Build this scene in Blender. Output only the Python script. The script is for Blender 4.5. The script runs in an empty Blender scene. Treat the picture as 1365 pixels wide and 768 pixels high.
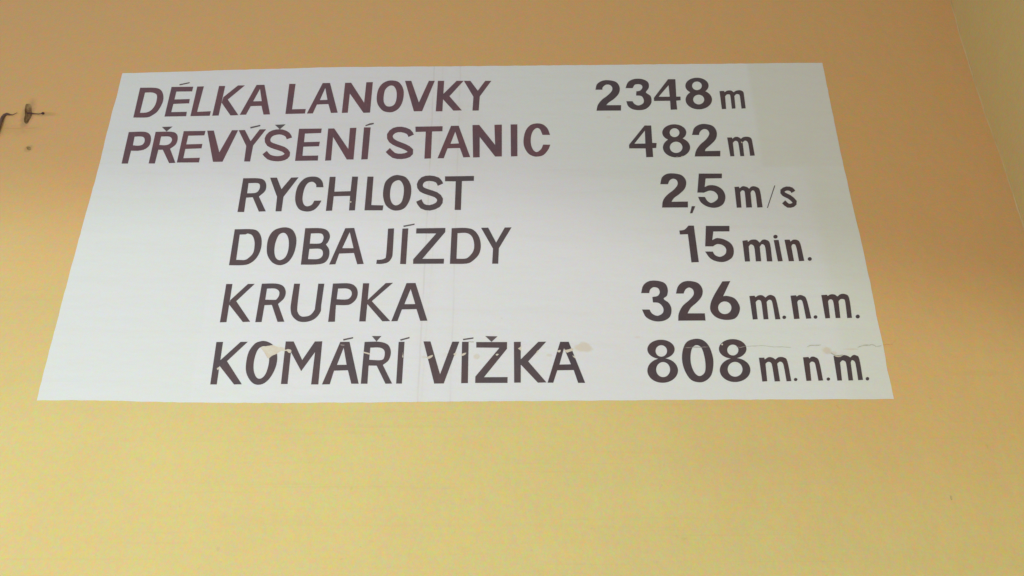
import bpy, bmesh, math, json, random
from mathutils import Vector
from mathutils.geometry import delaunay_2d_cdt

random.seed(7)
scene = bpy.context.scene

# ------------------------------------------------------------------ camera
cam_data = bpy.data.cameras.new('camera')
cam = bpy.data.objects.new('camera', cam_data)
scene.collection.objects.link(cam)
scene.camera = cam
cam_data.sensor_width = 36.0
cam_data.lens = 1150.0 / 1365.0 * 36.0
cam_data.clip_start = 0.05
cam_data.clip_end = 100.0
PITCH = math.atan(1150.0 / 2288.0)                # the phone is tilted up at the lettering
cam.location = (0.0, -2.6, 1.6)
cam.rotation_euler = (math.radians(90) + PITCH, 0.0, 0.0)

# ------------------------------------------------------------------ ambient light of the hall
world = bpy.data.worlds.new('World')
scene.world = world
world.use_nodes = True
bg = world.node_tree.nodes['Background']
bg.inputs['Color'].default_value = (1.0, 0.975, 0.955, 1)
bg.inputs['Strength'].default_value = 0.45

# ------------------------------------------------------------------ lamps
def area(name, loc, target, sx, sy, power, color, spread=180):
    d = bpy.data.lights.new(name, 'AREA')
    d.shape = 'RECTANGLE'; d.size = sx; d.size_y = sy
    d.energy = power; d.color = color; d.spread = math.radians(spread)
    o = bpy.data.objects.new(name, d)
    scene.collection.objects.link(o)
    o.location = loc
    o.rotation_euler = (Vector(target) - Vector(loc)).to_track_quat('-Z', 'Y').to_euler()
    return o
area('added_left_area', (-1.75, -3.2, 1.5), (-0.6, 0, 2.9), 1.8, 1.4, 45.0, (0.98, 1.0, 0.975))  # unseen area lamp, added low at the left to grade the brightness

def spot(name, loc, target, angle, blend, power, color, soft):
    d = bpy.data.lights.new(name, 'SPOT')
    d.energy = power; d.color = color
    d.spot_size = math.radians(angle); d.spot_blend = blend; d.shadow_soft_size = soft
    o = bpy.data.objects.new(name, d)
    scene.collection.objects.link(o)
    o.location = loc
    o.rotation_euler = (Vector(target) - Vector(loc)).to_track_quat('-Z', 'Y').to_euler()
    return o

# added spot without a fixture; its cone edge draws the diagonal shade at upper right
spot('shade_edge_spot', (-2.0, -10.0, 0.3), (-1.03, 0, -2.48), 65.0, 0.05, 740.0, (0.965, 1.0, 0.96), 0.20)

# ------------------------------------------------------------------ picture
scene.render.engine = 'CYCLES'
scene.view_settings.view_transform = 'Standard'
scene.view_settings.look = 'None'
scene.view_settings.exposure = 0.0
scene.view_settings.gamma = 1.0
scene.view_settings.use_curve_mapping = False

# every outline is in tenths of a millimetre on the wall: [x to the right, z above the floor, 1 = rounded point]
DATA = json.loads('''{"glyphs":[["letter",[[[-14172,36204],[-14190,37611],[-13607,37605,1],[-13361,37480,1],[-13229,37199,1],[-13209,36892,1],[-13315,36505,1]
,[-13478,36313,1],[-13669,36209,1]]],[[[-13968,36417],[-13963,37384],[-13678,37384,1],[-13503,37283,1],[-13453,37087,1],[-13460,36809,1]
,[-13548,36571,1],[-13712,36439,1]]],[]],["letter",[[[-13013,36248],[-12998,37650],[-12176,37662],[-12179,37441],[-12780,37430],[-12785,37048]
,[-12207,37070],[-12200,36870],[-12788,36842],[-12798,36450],[-12216,36467],[-12208,36264]]],[],[[[-12720,37781],[-12343,37884],[-12352,37832]
,[-12703,37730]]]],["letter",[[[-12046,36269],[-12020,37667],[-11771,37679],[-11831,36461],[-11321,36494],[-11328,36286]]],[],[]]
,["letter",[[[-11231,36286],[-11191,37696],[-10958,37696],[-10996,36297]],[[-10971,36892],[-10945,37160],[-10470,37724],[-10214,37724],[-10764,37048]
,[-10260,36313],[-10553,36302]]],[],[]],["letter",[[[-10205,36330],[-9765,37747],[-9465,37753],[-9078,36351],[-9318,36340],[-9447,36753],[-9851,36737]
,[-9977,36335]]],[[[-9793,36959],[-9610,37560],[-9466,36970]]],[]],["letter",[[[-8499,36368],[-8520,37798],[-8282,37798],[-8277,36582],[-7763,36599]
,[-7771,36390]]],[],[]],["letter",[[[-7696,36390],[-7245,37838],[-6967,37844],[-6547,36428],[-6797,36417],[-6934,36837],[-7365,36814],[-7477,36395]]]
,[[[-7275,37015],[-7124,37611],[-6988,37031]]],[]],["letter",[[[-6388,36417],[-6389,37849],[-6160,37855],[-5588,36892],[-5578,37878],[-5332,37884]
,[-5332,36434],[-5578,36423],[-6166,37339],[-6168,36428]]],[],[]],["letter",[[[-4582,37964,1],[-4353,37895,1],[-4182,37650,1],[-4115,37339,1]
,[-4142,36948,1],[-4257,36643,1],[-4445,36478,1],[-4642,36450,1],[-4868,36533,1],[-5063,36809,1],[-5129,37115,1],[-5103,37509,1],[-4975,37792,1]
,[-4782,37935,1]]],[[[-4589,37724,1],[-4472,37633,1],[-4390,37396,1],[-4379,37059,1],[-4444,36809,1],[-4593,36715,1],[-4750,36753,1],[-4851,36948,1]
,[-4870,37227,1],[-4835,37509,1],[-4721,37679,1]]],[]],["letter",[[[-4100,37947],[-3862,37947],[-3519,36903],[-3187,37947],[-2963,37947],[-3380,36500]
,[-3689,36494]]],[],[]],["letter",[[[-2864,36494],[-2841,37947],[-2603,37947],[-2618,36494]],[[-2635,37093],[-2612,37311],[-2122,37947],[-1861,37947]
,[-2376,37205],[-1892,36538],[-2204,36527]]],[],[]],["letter",[[[-1843,37947],[-1596,37947],[-1304,37469],[-1025,37947],[-796,37947],[-1224,37199]
,[-1252,36533],[-1486,36527],[-1464,37182]]],[],[]],["digit",[[[3181,37521],[3253,37789,1],[3463,37950,1],[3717,37976,1],[3991,37886,1],[4108,37629,1]
,[4062,37343,1],[3873,37091,1],[3664,36915,1],[3547,36778],[4115,36778],[4096,36529],[3178,36523],[3234,36778,1],[3395,37028,1],[3604,37217,1]
,[3791,37439,1],[3826,37629,1],[3731,37757,1],[3580,37757,1],[3458,37629,1],[3443,37521]]],[],[]],["digit",[[[4332,37598],[4446,37886,1]
,[4682,38034,1],[4986,38034,1],[5204,37886,1],[5221,37629,1],[5095,37407,1],[5139,37331,1],[5269,37185,1],[5257,36872,1],[5065,36622,1],[4811,36548,1]
,[4541,36591,1],[4377,36747,1],[4325,36965],[4555,36965],[4631,36828,1],[4776,36765,1],[4958,36872,1],[4985,37060,1],[4906,37217,1],[4712,37242]
,[4735,37439],[4873,37470,1],[4973,37610,1],[4956,37738,1],[4844,37789,1],[4690,37757,1],[4604,37598]]],[],[]],["digit",[[[5375,37122],[5989,38027]
,[6267,38027],[6231,37185],[6391,37185],[6381,37016],[6214,36997],[6214,36579],[5969,36567],[5984,36990],[5375,36984]]],[[[5559,37179],[5985,37738]
,[5985,37179]]],[]],["digit",[[[7511,37713,1],[7450,37546,1],[7314,37414,1],[7130,37340,1],[6933,37340,1],[6763,37414,1],[6652,37546,1],[6624,37713,1]
,[6683,37879,1],[6818,38014,1],[7004,38089,1],[7203,38089,1],[7374,38014,1],[7484,37879,1]],[[7572,37041,1],[7502,36842,1],[7348,36684,1]
,[7140,36596,1],[6919,36596,1],[6728,36684,1],[6604,36842,1],[6573,37041,1],[6641,37240,1],[6795,37401,1],[7004,37490,1],[7228,37490,1],[7421,37401,1]
,[7543,37240,1]]],[[[7253,37706,1],[7226,37615,1],[7167,37542,1],[7088,37501,1],[7006,37501,1],[6935,37542,1],[6890,37615,1],[6880,37706,1]
,[6907,37798,1],[6966,37872,1],[7045,37912,1],[7128,37912,1],[7199,37872,1],[7244,37798,1]],[[7278,37047,1],[7247,36946,1],[7181,36866,1]
,[7093,36821,1],[7000,36821,1],[6920,36866,1],[6870,36946,1],[6858,37047,1],[6889,37148,1],[6955,37229,1],[7043,37274,1],[7137,37274,1],[7217,37229,1]
,[7267,37148,1]]],[]],["letter",[[[7901,37451],[8078,37458],[8085,37388],[8190,37470,1],[8341,37477,1],[8432,37394],[8542,37470,1],[8695,37489,1]
,[8800,37407,1],[8808,37217],[8797,36635],[8641,36622],[8647,37217,1],[8607,37299,1],[8522,37305,1],[8437,37217],[8414,36629],[8278,36616]
,[8287,37217,1],[8255,37293,1],[8170,37293,1],[8085,37204],[8058,36604],[7899,36598]]],[],[]],["letter",[[[-14189,34123],[-14209,35529]
,[-13660,35545,1],[-13433,35448,1],[-13332,35235,1],[-13329,34945,1],[-13467,34761,1],[-13690,34693,1],[-13961,34693],[-13963,34123]]]
,[[[-13939,34929],[-13956,35326],[-13706,35331,1],[-13584,35262,1],[-13541,35103,1],[-13591,34961,1],[-13733,34913,1]]],[]],["letter",[[[-13205,34128]
,[-13215,35539],[-12638,35545,1],[-12425,35448,1],[-12345,35235,1],[-12372,34971,1],[-12545,34777],[-12242,34154],[-12466,34143],[-12804,34735]
,[-12967,34735],[-12983,34128]]],[[[-12971,34945],[-12977,35331],[-12687,35331,1],[-12561,35235,1],[-12549,35092,1],[-12631,34971,1]
,[-12767,34934,1]]],[[[-13022,35765],[-12636,35781],[-12815,35561]]]],["letter",[[[-12189,34169],[-12177,35571],[-11374,35582],[-11386,35384]
,[-11978,35368],[-11984,34971],[-11396,34992],[-11395,34798],[-11985,34771],[-11986,34355],[-11387,34376],[-11388,34174]]],[],[]]
,["letter",[[[-11310,35593],[-11068,35598],[-10713,34615],[-10395,35614],[-10169,35614],[-10536,34205],[-10880,34200]]],[],[]]
,["letter",[[[-10147,35614],[-9918,35625],[-9635,35114],[-9369,35652],[-9138,35657],[-9518,34918],[-9534,34215],[-9748,34215],[-9766,34903]]],[]
,[[[-9740,35759],[-9374,35862],[-9375,35803],[-9714,35695]]]],["letter",[[[-8129,35286],[-8166,35376],[-8248,35500],[-8374,35589],[-8509,35644]
,[-8640,35657],[-8766,35645],[-8893,35607],[-9012,35531],[-9096,35402],[-9133,35243],[-9101,35066],[-8997,34907],[-8846,34816],[-8692,34754]
,[-8539,34699],[-8413,34645],[-8338,34584],[-8316,34552],[-8319,34555],[-8332,34525],[-8377,34490],[-8451,34462],[-8538,34447],[-8637,34452]
,[-8747,34475],[-8838,34513],[-8917,34596],[-8982,34681],[-9120,34528],[-9041,34429],[-8914,34311],[-8766,34252],[-8627,34227],[-8503,34223]
,[-8388,34238],[-8279,34274],[-8184,34341],[-8119,34456],[-8126,34625],[-8223,34761],[-8350,34857],[-8504,34921],[-8659,34978],[-8797,35034]
,[-8886,35088],[-8911,35141],[-8919,35197],[-8907,35265],[-8869,35334],[-8799,35381],[-8704,35413],[-8613,35427],[-8526,35413],[-8435,35372]
,[-8368,35322],[-8340,35266],[-8318,35206]]],[],[[[-8828,35862],[-8442,35884],[-8624,35657]]]],["letter",[[[-7898,34241],[-7912,35679],[-7073,35690]
,[-7075,35491],[-7672,35464],[-7664,35071],[-7083,35092],[-7093,34892],[-7668,34871],[-7654,34464],[-7081,34474],[-7072,34257]]],[],[]]
,["letter",[[[-6806,34252],[-6829,35690],[-6607,35695],[-6004,34761],[-6025,35716],[-5786,35727],[-5777,34303],[-6021,34303],[-6615,35315]
,[-6590,34262]]],[],[]],["letter",[[[-5495,34303],[-5504,35743],[-5259,35743],[-5261,34314]]],[],[[[-5463,35840],[-5308,35927],[-5157,35954]
,[-5157,35894],[-5294,35857],[-5447,35803]]]],["letter",[[[-3635,35418],[-3680,35518],[-3781,35649],[-3939,35732],[-4109,35773],[-4270,35769]
,[-4422,35717],[-4548,35602],[-4629,35434],[-4612,35235],[-4524,35071],[-4397,34963],[-4258,34884],[-4110,34818],[-3974,34754],[-3860,34679]
,[-3813,34635],[-3820,34654],[-3839,34621],[-3927,34579],[-4054,34555],[-4178,34559],[-4283,34594],[-4392,34698],[-4482,34807],[-4622,34632]
,[-4518,34511],[-4362,34376],[-4191,34325],[-4029,34321],[-3868,34347],[-3722,34410],[-3622,34543],[-3629,34752],[-3755,34885],[-3900,34978]
,[-4051,35048],[-4192,35111],[-4305,35178],[-4377,35241],[-4407,35309],[-4415,35357],[-4386,35421],[-4318,35490],[-4227,35526],[-4114,35531]
,[-3988,35494],[-3890,35441],[-3852,35376],[-3826,35309]]],[],[]],["letter",[[[-3595,35776],[-2584,35797],[-2584,35571],[-2967,35561],[-2959,34350]
,[-3194,34339],[-3197,35550],[-3575,35539]]],[],[]],["letter",[[[-2715,34355],[-2270,35813],[-1986,35819],[-1528,34407],[-1776,34396],[-1911,34813]
,[-2367,34798],[-2489,34360]]],[[[-2266,34997],[-2105,35555],[-1951,35013]]],[]],["letter",[[[-1420,34391],[-1472,35851],[-1223,35857],[-621,34945]
,[-655,35862],[-380,35873],[-372,34438],[-616,34433],[-1196,35315],[-1181,34402]]],[],[]],["letter",[[[-39,34438],[-52,35878],[197,35884]
,[197,34448]]],[],[]],["letter",[[[1406,35406],[1320,35690,1],[1149,35878,1],[931,35927,1],[690,35851,1],[514,35609,1],[429,35235,1],[444,34892,1]
,[571,34604,1],[741,34464,1],[933,34433,1],[1148,34500,1],[1324,34735,1],[1406,34955],[1143,34961],[1067,34761,1],[914,34630,1],[787,34709,1]
,[703,34945,1],[693,35262,1],[766,35555,1],[907,35716,1],[1037,35663,1],[1129,35406]]],[],[]],["digit",[[[4303,34954],[4936,35830],[5181,35830]
,[5163,35038],[5323,35032],[5292,34818],[5156,34807],[5151,34414],[4900,34402],[4903,34795],[4302,34795]]],[[[4500,35002],[4930,35600],[4908,35008]]]
,[]],["digit",[[[6459,35510,1],[6401,35348,1],[6266,35219,1],[6082,35148,1],[5885,35148,1],[5713,35219,1],[5600,35348,1],[5569,35510,1],[5626,35672,1]
,[5760,35803,1],[5945,35876,1],[6144,35876,1],[6317,35803,1],[6430,35672,1]],[[6539,34836,1],[6472,34645,1],[6320,34492,1],[6113,34407,1]
,[5892,34407,1],[5700,34492,1],[5575,34645,1],[5540,34836,1],[5605,35029,1],[5757,35184,1],[5965,35271,1],[6188,35271,1],[6382,35184,1]
,[6507,35029,1]]],[[[6204,35504,1],[6179,35415,1],[6122,35344,1],[6047,35305,1],[5966,35305,1],[5897,35344,1],[5853,35415,1],[5842,35504,1]
,[5868,35593,1],[5924,35664,1],[6000,35704,1],[6081,35704,1],[6150,35664,1],[6194,35593,1]],[[6258,34842,1],[6225,34732,1],[6153,34644,1]
,[6056,34595,1],[5953,34595,1],[5864,34644,1],[5807,34732,1],[5793,34842,1],[5825,34952,1],[5897,35041,1],[5995,35091,1],[6099,35091,1],[6188,35041,1]
,[6245,34952,1]]],[]],["digit",[[[6664,35402],[6766,35703,1],[6979,35873,1],[7227,35897,1],[7487,35794,1],[7590,35522,1],[7524,35222,1],[7329,34984,1]
,[7114,34777,1],[7065,34671],[7631,34683],[7601,34443],[6670,34437],[6742,34689,1],[6914,34954,1],[7156,35192,1],[7302,35432,1],[7272,35612,1]
,[7155,35673,1],[7027,35612,1],[6942,35492,1],[6923,35402]]],[],[]],["letter",[[[7950,35282],[8125,35282],[8138,35222],[8240,35306,1],[8362,35300,1]
,[8450,35222],[8557,35300,1],[8729,35312,1],[8840,35222,1],[8855,34954],[8867,34478],[8697,34466],[8699,34954,1],[8669,35103,1],[8587,35145,1]
,[8494,35061],[8479,34454],[8338,34449],[8336,34954,1],[8314,35103,1],[8220,35133,1],[8132,35043],[8117,34449],[7972,34443]]],[],[]]
,["letter",[[[-9682,32062],[-9678,33481],[-9155,33481,1],[-8924,33404,1],[-8814,33199,1],[-8825,32937,1],[-9014,32706],[-8691,32090],[-8931,32079]
,[-9229,32677],[-9461,32660],[-9450,32062]]],[[[-9451,32839],[-9462,33275],[-9128,33275,1],[-9036,33170,1],[-9042,32995,1],[-9147,32862,1]]],[]]
,["letter",[[[-8715,33504],[-8469,33510],[-8247,33013],[-7952,33510],[-7692,33522],[-8136,32695],[-8136,32090],[-8344,32090],[-8364,32689]]],[],[]]
,["letter",[[[-6753,33100],[-6817,33346,1],[-6992,33522,1],[-7242,33552,1],[-7479,33463,1],[-7668,33170,1],[-7720,32764,1],[-7667,32420,1]
,[-7507,32164,1],[-7232,32079,1],[-6998,32147,1],[-6848,32334,1],[-6771,32534],[-7023,32528],[-7093,32362,1],[-7255,32294,1],[-7387,32391,1]
,[-7454,32649,1],[-7431,33024,1],[-7335,33269,1],[-7170,33334,1],[-7036,33228,1],[-7008,33100]]],[],[]],["letter",[[[-6569,32107],[-6570,33540]
,[-6358,33546],[-6344,32908],[-5769,32932],[-5762,33552],[-5550,33552],[-5547,32130],[-5754,32124],[-5767,32735],[-6350,32718],[-6353,32118]]],[],[]]
,["letter",[[[-5209,32130],[-5210,33552],[-4993,33552],[-4983,32345],[-4556,32334],[-4571,32130]]],[],[]],["letter",[[[-4053,33611,1],[-3826,33522,1]
,[-3654,33258,1],[-3598,32937,1],[-3636,32563,1],[-3779,32249,1],[-3990,32130,1],[-4233,32147,1],[-4462,32334,1],[-4580,32649,1],[-4602,32966,1]
,[-4551,33316,1],[-4392,33522,1],[-4225,33611,1]]],[[[-4090,33404,1],[-3962,33316,1],[-3875,33083,1],[-3870,32735,1],[-3936,32448,1],[-4099,32334,1]
,[-4250,32420,1],[-4339,32677,1],[-4346,33024,1],[-4279,33287,1]]],[]],["letter",[[[-2472,33262],[-2519,33369],[-2625,33505],[-2792,33576]
,[-2963,33601],[-3121,33587],[-3265,33523],[-3367,33392],[-3416,33229],[-3389,33061],[-3298,32922],[-3171,32842],[-3035,32786],[-2883,32733]
,[-2755,32677],[-2685,32612],[-2661,32564],[-2663,32517],[-2691,32453],[-2792,32386],[-2921,32343],[-3035,32356],[-3120,32399],[-3175,32490]
,[-3217,32591],[-3402,32488],[-3345,32364],[-3234,32212],[-3069,32136],[-2894,32121],[-2713,32171],[-2554,32272],[-2463,32430],[-2455,32618]
,[-2540,32775],[-2669,32885],[-2830,32954],[-2984,33008],[-3101,33058],[-3171,33103],[-3195,33151],[-3200,33193],[-3185,33258],[-3144,33321]
,[-3068,33358],[-2960,33372],[-2830,33348],[-2730,33304],[-2690,33235],[-2661,33160]]],[],[]],["letter",[[[-2417,33563],[-1372,33581],[-1373,33375]
,[-1800,33363],[-1807,32147],[-2025,32147],[-2021,33351],[-2405,33357]]],[],[]],["digit",[[[5319,33231],[5402,33517,1],[5593,33670,1],[5851,33689,1]
,[6125,33609,1],[6256,33365,1],[6193,33062,1],[5980,32822,1],[5762,32643,1],[5658,32483],[6243,32494],[6221,32252],[5308,32246],[5360,32524,1]
,[5520,32762,1],[5793,33002,1],[5938,33213,1],[5928,33395,1],[5807,33468,1],[5673,33395,1],[5593,33231]]],[],[]],["comma",[[[6361,32299],[6486,32299]
,[6359,32012],[6273,32006]]],[],[]],["digit",[[[6617,32876],[6746,33683],[7580,33683],[7554,33487],[6970,33475],[6898,33104],[7078,33183,1]
,[7329,33153,1],[7538,32972,1],[7596,32673,1],[7472,32376,1],[7207,32240,1],[6911,32288,1],[6703,32465,1],[6624,32691],[6866,32685],[6935,32524,1]
,[7077,32435,1],[7294,32583,1],[7328,32762,1],[7228,32912,1],[7055,32954,1],[6854,32870]]],[],[]],["letter",[[[7969,33111],[8128,33123],[8140,33050]
,[8267,33141,1],[8415,33104,1],[8482,33032],[8597,33135,1],[8771,33104,1],[8861,32942,1],[8863,32258],[8676,32246],[8684,32822,1],[8636,32960,1]
,[8557,32942,1],[8511,32852],[8487,32252],[8285,32246],[8309,32852,1],[8285,32954,1],[8210,32960,1],[8145,32882],[8115,32246],[7949,32240]]],[],[]]
,["slash",[[[9404,33171],[9434,33171],[9046,32235],[9016,32235]]],[],[]],["letter",[[[10118,32945],[10096,33007],[10039,33084],[9941,33123]
,[9829,33128],[9707,33085],[9595,32991],[9577,32839],[9637,32734],[9733,32671],[9827,32611],[9912,32519],[9959,32445],[9955,32450],[9931,32428]
,[9870,32402],[9812,32402],[9756,32467],[9705,32544],[9579,32421],[9639,32335],[9738,32244],[9866,32238],[9979,32277],[10076,32364],[10110,32520]
,[10032,32649],[9928,32758],[9821,32826],[9748,32874],[9728,32916],[9719,32905],[9753,32930],[9826,32961],[9891,32955],[9941,32933],[9960,32896]
,[9972,32855]]],[],[]],["letter",[[[-9668,29933],[-9676,31352],[-9041,31352,1],[-8808,31214,1],[-8686,30939,1],[-8665,30559,1],[-8770,30210,1]
,[-8975,29996,1],[-9224,29933,1]]],[[[-9454,30140],[-9474,31142],[-9275,31148],[-9209,31186],[-9059,31131,1],[-8956,30967,1],[-8899,30721,1]
,[-8912,30397,1],[-9071,30183,1],[-9181,30129]]],[]],["letter",[[[-7880,31429,1],[-7653,31324,1],[-7503,31049,1],[-7466,30721,1],[-7518,30343,1]
,[-7671,30050,1],[-7915,29933,1],[-8183,30023,1],[-8390,30290,1],[-8464,30613,1],[-8456,30994,1],[-8338,31269,1],[-8139,31396,1]]],[[[-7950,31214,1]
,[-7818,31104,1],[-7732,30857,1],[-7715,30505,1],[-7787,30236,1],[-7961,30124,1],[-8116,30236,1],[-8191,30505,1],[-8189,30830,1],[-8107,31131,1]]],[]]
,["letter",[[[-7216,29954],[-7222,31396],[-6682,31396,1],[-6433,31296,1],[-6327,31076,1],[-6367,30857,1],[-6437,30749],[-6303,30532,1],[-6294,30236,1]
,[-6428,30023,1],[-6726,29959,1]]],[[[-6999,30776],[-7004,31186],[-6661,31186,1],[-6555,31076,1],[-6553,30912,1],[-6645,30787,1]],[[-6996,30167]
,[-6991,30570],[-6647,30575,1],[-6524,30478,1],[-6515,30290,1],[-6654,30172,1]]],[]],["letter",[[[-6249,29959],[-5822,31396],[-5512,31407]
,[-5072,29981],[-5291,29970],[-5439,30408],[-5946,30386],[-6039,29970]]],[[[-5861,30597],[-5656,31241],[-5469,30597]]],[]],["letter",[[[-4641,29986]
,[-4633,30140],[-4507,30145,1],[-4369,30194,1],[-4327,30343,1],[-4328,31379],[-4119,31390],[-4107,30505,1],[-4123,30236,1],[-4242,30050,1]
,[-4449,29986,1]]],[],[]],["letter",[[[-3826,29981],[-3827,31379],[-3622,31390],[-3625,29975]]],[],[[[-3800,31501],[-3412,31585],[-3414,31535]
,[-3787,31446]]]],["letter",[[[-3340,31390],[-2328,31407],[-2327,31241],[-3078,30178],[-2332,30183],[-2335,29991],[-3382,29986],[-3387,30161]
,[-2634,31186],[-3339,31186]]],[],[]],["letter",[[[-2124,29986],[-2107,31396],[-1630,31407,1],[-1341,31324,1],[-1146,31049,1],[-1078,30694,1]
,[-1134,30370,1],[-1318,30129,1],[-1549,29996,1]]],[[[-1905,30183],[-1896,31197],[-1577,31203,1],[-1384,31049,1],[-1306,30721,1],[-1348,30451,1]
,[-1508,30236,1],[-1647,30183,1]]],[]],["letter",[[[-1080,31413],[-832,31418],[-550,30819],[-254,31424],[-19,31429],[-453,30597],[-473,29991]
,[-679,29991],[-656,30581]]],[],[]],["digit",[[[5837,31300],[6024,31341,1],[6172,31501],[6360,31501],[6393,30054],[6140,30043],[6121,31158]
,[5843,31146]]],[],[]],["digit",[[[6780,31490],[7603,31490],[7579,31272],[7015,31266],[6944,30919],[7125,30999,1],[7388,30931,1],[7589,30761,1]
,[7644,30509,1],[7553,30231,1],[7292,30070,1],[7026,30076,1],[6797,30203,1],[6653,30464],[6911,30464],[6980,30325,1],[7143,30258,1],[7335,30369,1]
,[7386,30565,1],[7290,30716,1],[7099,30761,1],[6943,30671],[6673,30671]]],[],[]],["letter",[[[7987,30891],[8163,30919],[8173,30846],[8297,30931,1]
,[8469,30931,1],[8577,30818],[8690,30931,1],[8836,30919,1],[8928,30761,1],[8914,30081],[8730,30081],[8744,30593,1],[8713,30733,1],[8632,30750,1]
,[8556,30649],[8532,30087],[8351,30081],[8367,30593,1],[8334,30716,1],[8250,30750,1],[8175,30660],[8148,30081],[7977,30076]]],[],[]]
,["letter",[[[9077,30919],[9245,30925],[9270,30092],[9104,30081]]],[],[[[9228,31055,1],[9200,31003,1],[9144,30982,1],[9095,31003,1],[9081,31055,1]
,[9109,31108,1],[9165,31129,1],[9214,31108,1]]]],["letter",[[[9452,30931],[9630,30936],[9648,30857],[9747,30931,1],[9893,30919,1],[9977,30761,1]
,[10009,30103],[9828,30092],[9820,30593,1],[9784,30750,1],[9695,30744,1],[9649,30660],[9658,30092],[9478,30087]]],[],[]]
,["full_stop",[[[10278,30175,1],[10250,30124,1],[10199,30103,1],[10154,30124,1],[10142,30175,1],[10170,30226,1],[10221,30247,1],[10266,30226,1]]],[]
,[]],["letter",[[[-9653,27792],[-9655,29211],[-9447,29211],[-9440,27798]],[[-9449,28447],[-9424,28611],[-8922,29211],[-8695,29216],[-9226,28567]
,[-8658,27813],[-8899,27803]]],[],[]],["letter",[[[-8486,27798],[-8453,29222],[-7983,29227,1],[-7724,29133,1],[-7609,28912,1],[-7644,28665,1]
,[-7816,28464],[-7528,27813],[-7751,27808],[-8018,28431],[-8261,28420],[-8278,27803]]],[[[-8262,28621],[-8257,29039],[-7985,29039,1],[-7839,28939,1]
,[-7819,28775,1],[-7886,28638,1],[-7957,28616,1]]],[]],["letter",[[[-7363,29222],[-7165,29222],[-7159,28366,1],[-7120,28150,1],[-7008,28016,1]
,[-6860,28000,1],[-6696,28054,1],[-6578,28231,1],[-6563,28420,1],[-6546,29222],[-6343,29222],[-6367,28420,1],[-6368,28177,1],[-6514,27936,1]
,[-6768,27813,1],[-7060,27829,1],[-7285,28016,1],[-7371,28258,1],[-7383,28529,1]]],[],[]],["letter",[[[-6079,27808],[-6051,29227],[-5507,29233,1]
,[-5273,29105,1],[-5186,28884,1],[-5225,28638,1],[-5392,28458,1],[-5585,28420,1],[-5879,28426],[-5856,27813]]],[[[-5874,28638],[-5861,29039]
,[-5564,29039,1],[-5419,28956,1],[-5382,28802,1],[-5459,28665,1],[-5603,28627,1]]],[]],["letter",[[[-5053,27824],[-5036,29238],[-4828,29238]
,[-4840,27824]],[[-4845,28475],[-4831,28611],[-4269,29244],[-4027,29255],[-4690,28567],[-4031,27835],[-4287,27829]]],[],[]],["letter",[[[-3992,27829]
,[-3565,29244],[-3263,29249],[-2800,27851],[-3037,27845],[-3180,28274],[-3667,28263],[-3788,27835]]],[[[-3595,28453],[-3415,29022],[-3233,28458]]],[]]
,["digit",[[[4340,28869],[4425,29149,1],[4616,29310,1],[4874,29339,1],[5149,29252,1],[5245,29035,1],[5203,28778,1],[5077,28654,1],[5241,28496,1]
,[5309,28272,1],[5236,27995,1],[5013,27846,1],[4711,27835,1],[4446,27978,1],[4329,28256],[4576,28256],[4656,28106,1],[4826,28028,1],[5010,28133,1]
,[5036,28328,1],[4912,28496,1],[4712,28524],[4706,28722],[4882,28761,1],[4968,28892,1],[4929,29046,1],[4779,29092,1],[4655,29006,1],[4610,28869]]],[]
,[]],["digit",[[[5510,28852],[5599,29120,1],[5793,29293,1],[6052,29321,1],[6300,29235,1],[6416,29006,1],[6365,28750,1],[6181,28524,1],[5960,28328,1]
,[5830,28117],[6403,28117],[6402,27857],[5500,27851],[5537,28106,1],[5687,28384,1],[5935,28609,1],[6096,28807,1],[6098,28989,1],[5979,29080,1]
,[5844,29006,1],[5764,28852]]],[],[]],["digit",[[[7118,29310],[7386,29321],[7082,28750],[7221,28761,1],[7464,28665,1],[7593,28384,1],[7543,28133,1]
,[7378,27928,1],[7072,27879,1],[6780,27967,1],[6612,28189,1],[6631,28468,1],[6793,28807,1]]],[[[7313,28323,1],[7279,28221,1],[7209,28140,1]
,[7115,28095,1],[7016,28095,1],[6932,28140,1],[6880,28221,1],[6869,28323,1],[6901,28425,1],[6972,28507,1],[7067,28552,1],[7166,28552,1],[7250,28507,1]
,[7303,28425,1]]],[]],["letter",[[[7964,28758],[8144,28770],[8158,28711],[8271,28782,1],[8403,28782,1],[8497,28700],[8613,28787,1],[8744,28782,1]
,[8843,28624,1],[8884,27905],[8717,27899],[8703,28479,1],[8668,28607,1],[8590,28612,1],[8512,28537],[8490,27905],[8329,27899],[8337,28479,1]
,[8310,28595,1],[8234,28612,1],[8146,28537],[8133,27905],[7971,27893]]],[],[]],["full_stop",[[[9085,27973,1],[9060,27929,1],[9014,27910,1]
,[8973,27929,1],[8961,27973,1],[8985,28017,1],[9032,28036,1],[9073,28017,1]]],[],[]],["letter",[[[9346,28770],[9532,28787],[9550,28735],[9638,28793,1]
,[9765,28770,1],[9864,28624,1],[9913,27933],[9741,27922],[9721,28479,1],[9688,28607,1],[9599,28607,1],[9537,28537],[9523,27922],[9340,27910]]],[],[]]
,["full_stop",[[[10123,27984,1],[10098,27940,1],[10051,27922,1],[10010,27940,1],[9999,27984,1],[10024,28029,1],[10071,28047,1],[10112,28029,1]]],[]
,[]],["letter",[[[10383,28793],[10574,28805],[10587,28758],[10691,28817,1],[10823,28817,1],[10915,28741],[11035,28828,1],[11192,28828,1]
,[11298,28682,1],[11264,27956],[11106,27945],[11142,28537,1],[11108,28641,1],[11003,28641,1],[10922,28566],[10879,27950],[10723,27945],[10745,28508,1]
,[10712,28624,1],[10634,28630,1],[10571,28566],[10537,27945],[10379,27933]]],[],[]],["full_stop",[[[11531,28002,1],[11503,27953,1],[11451,27933,1]
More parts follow.
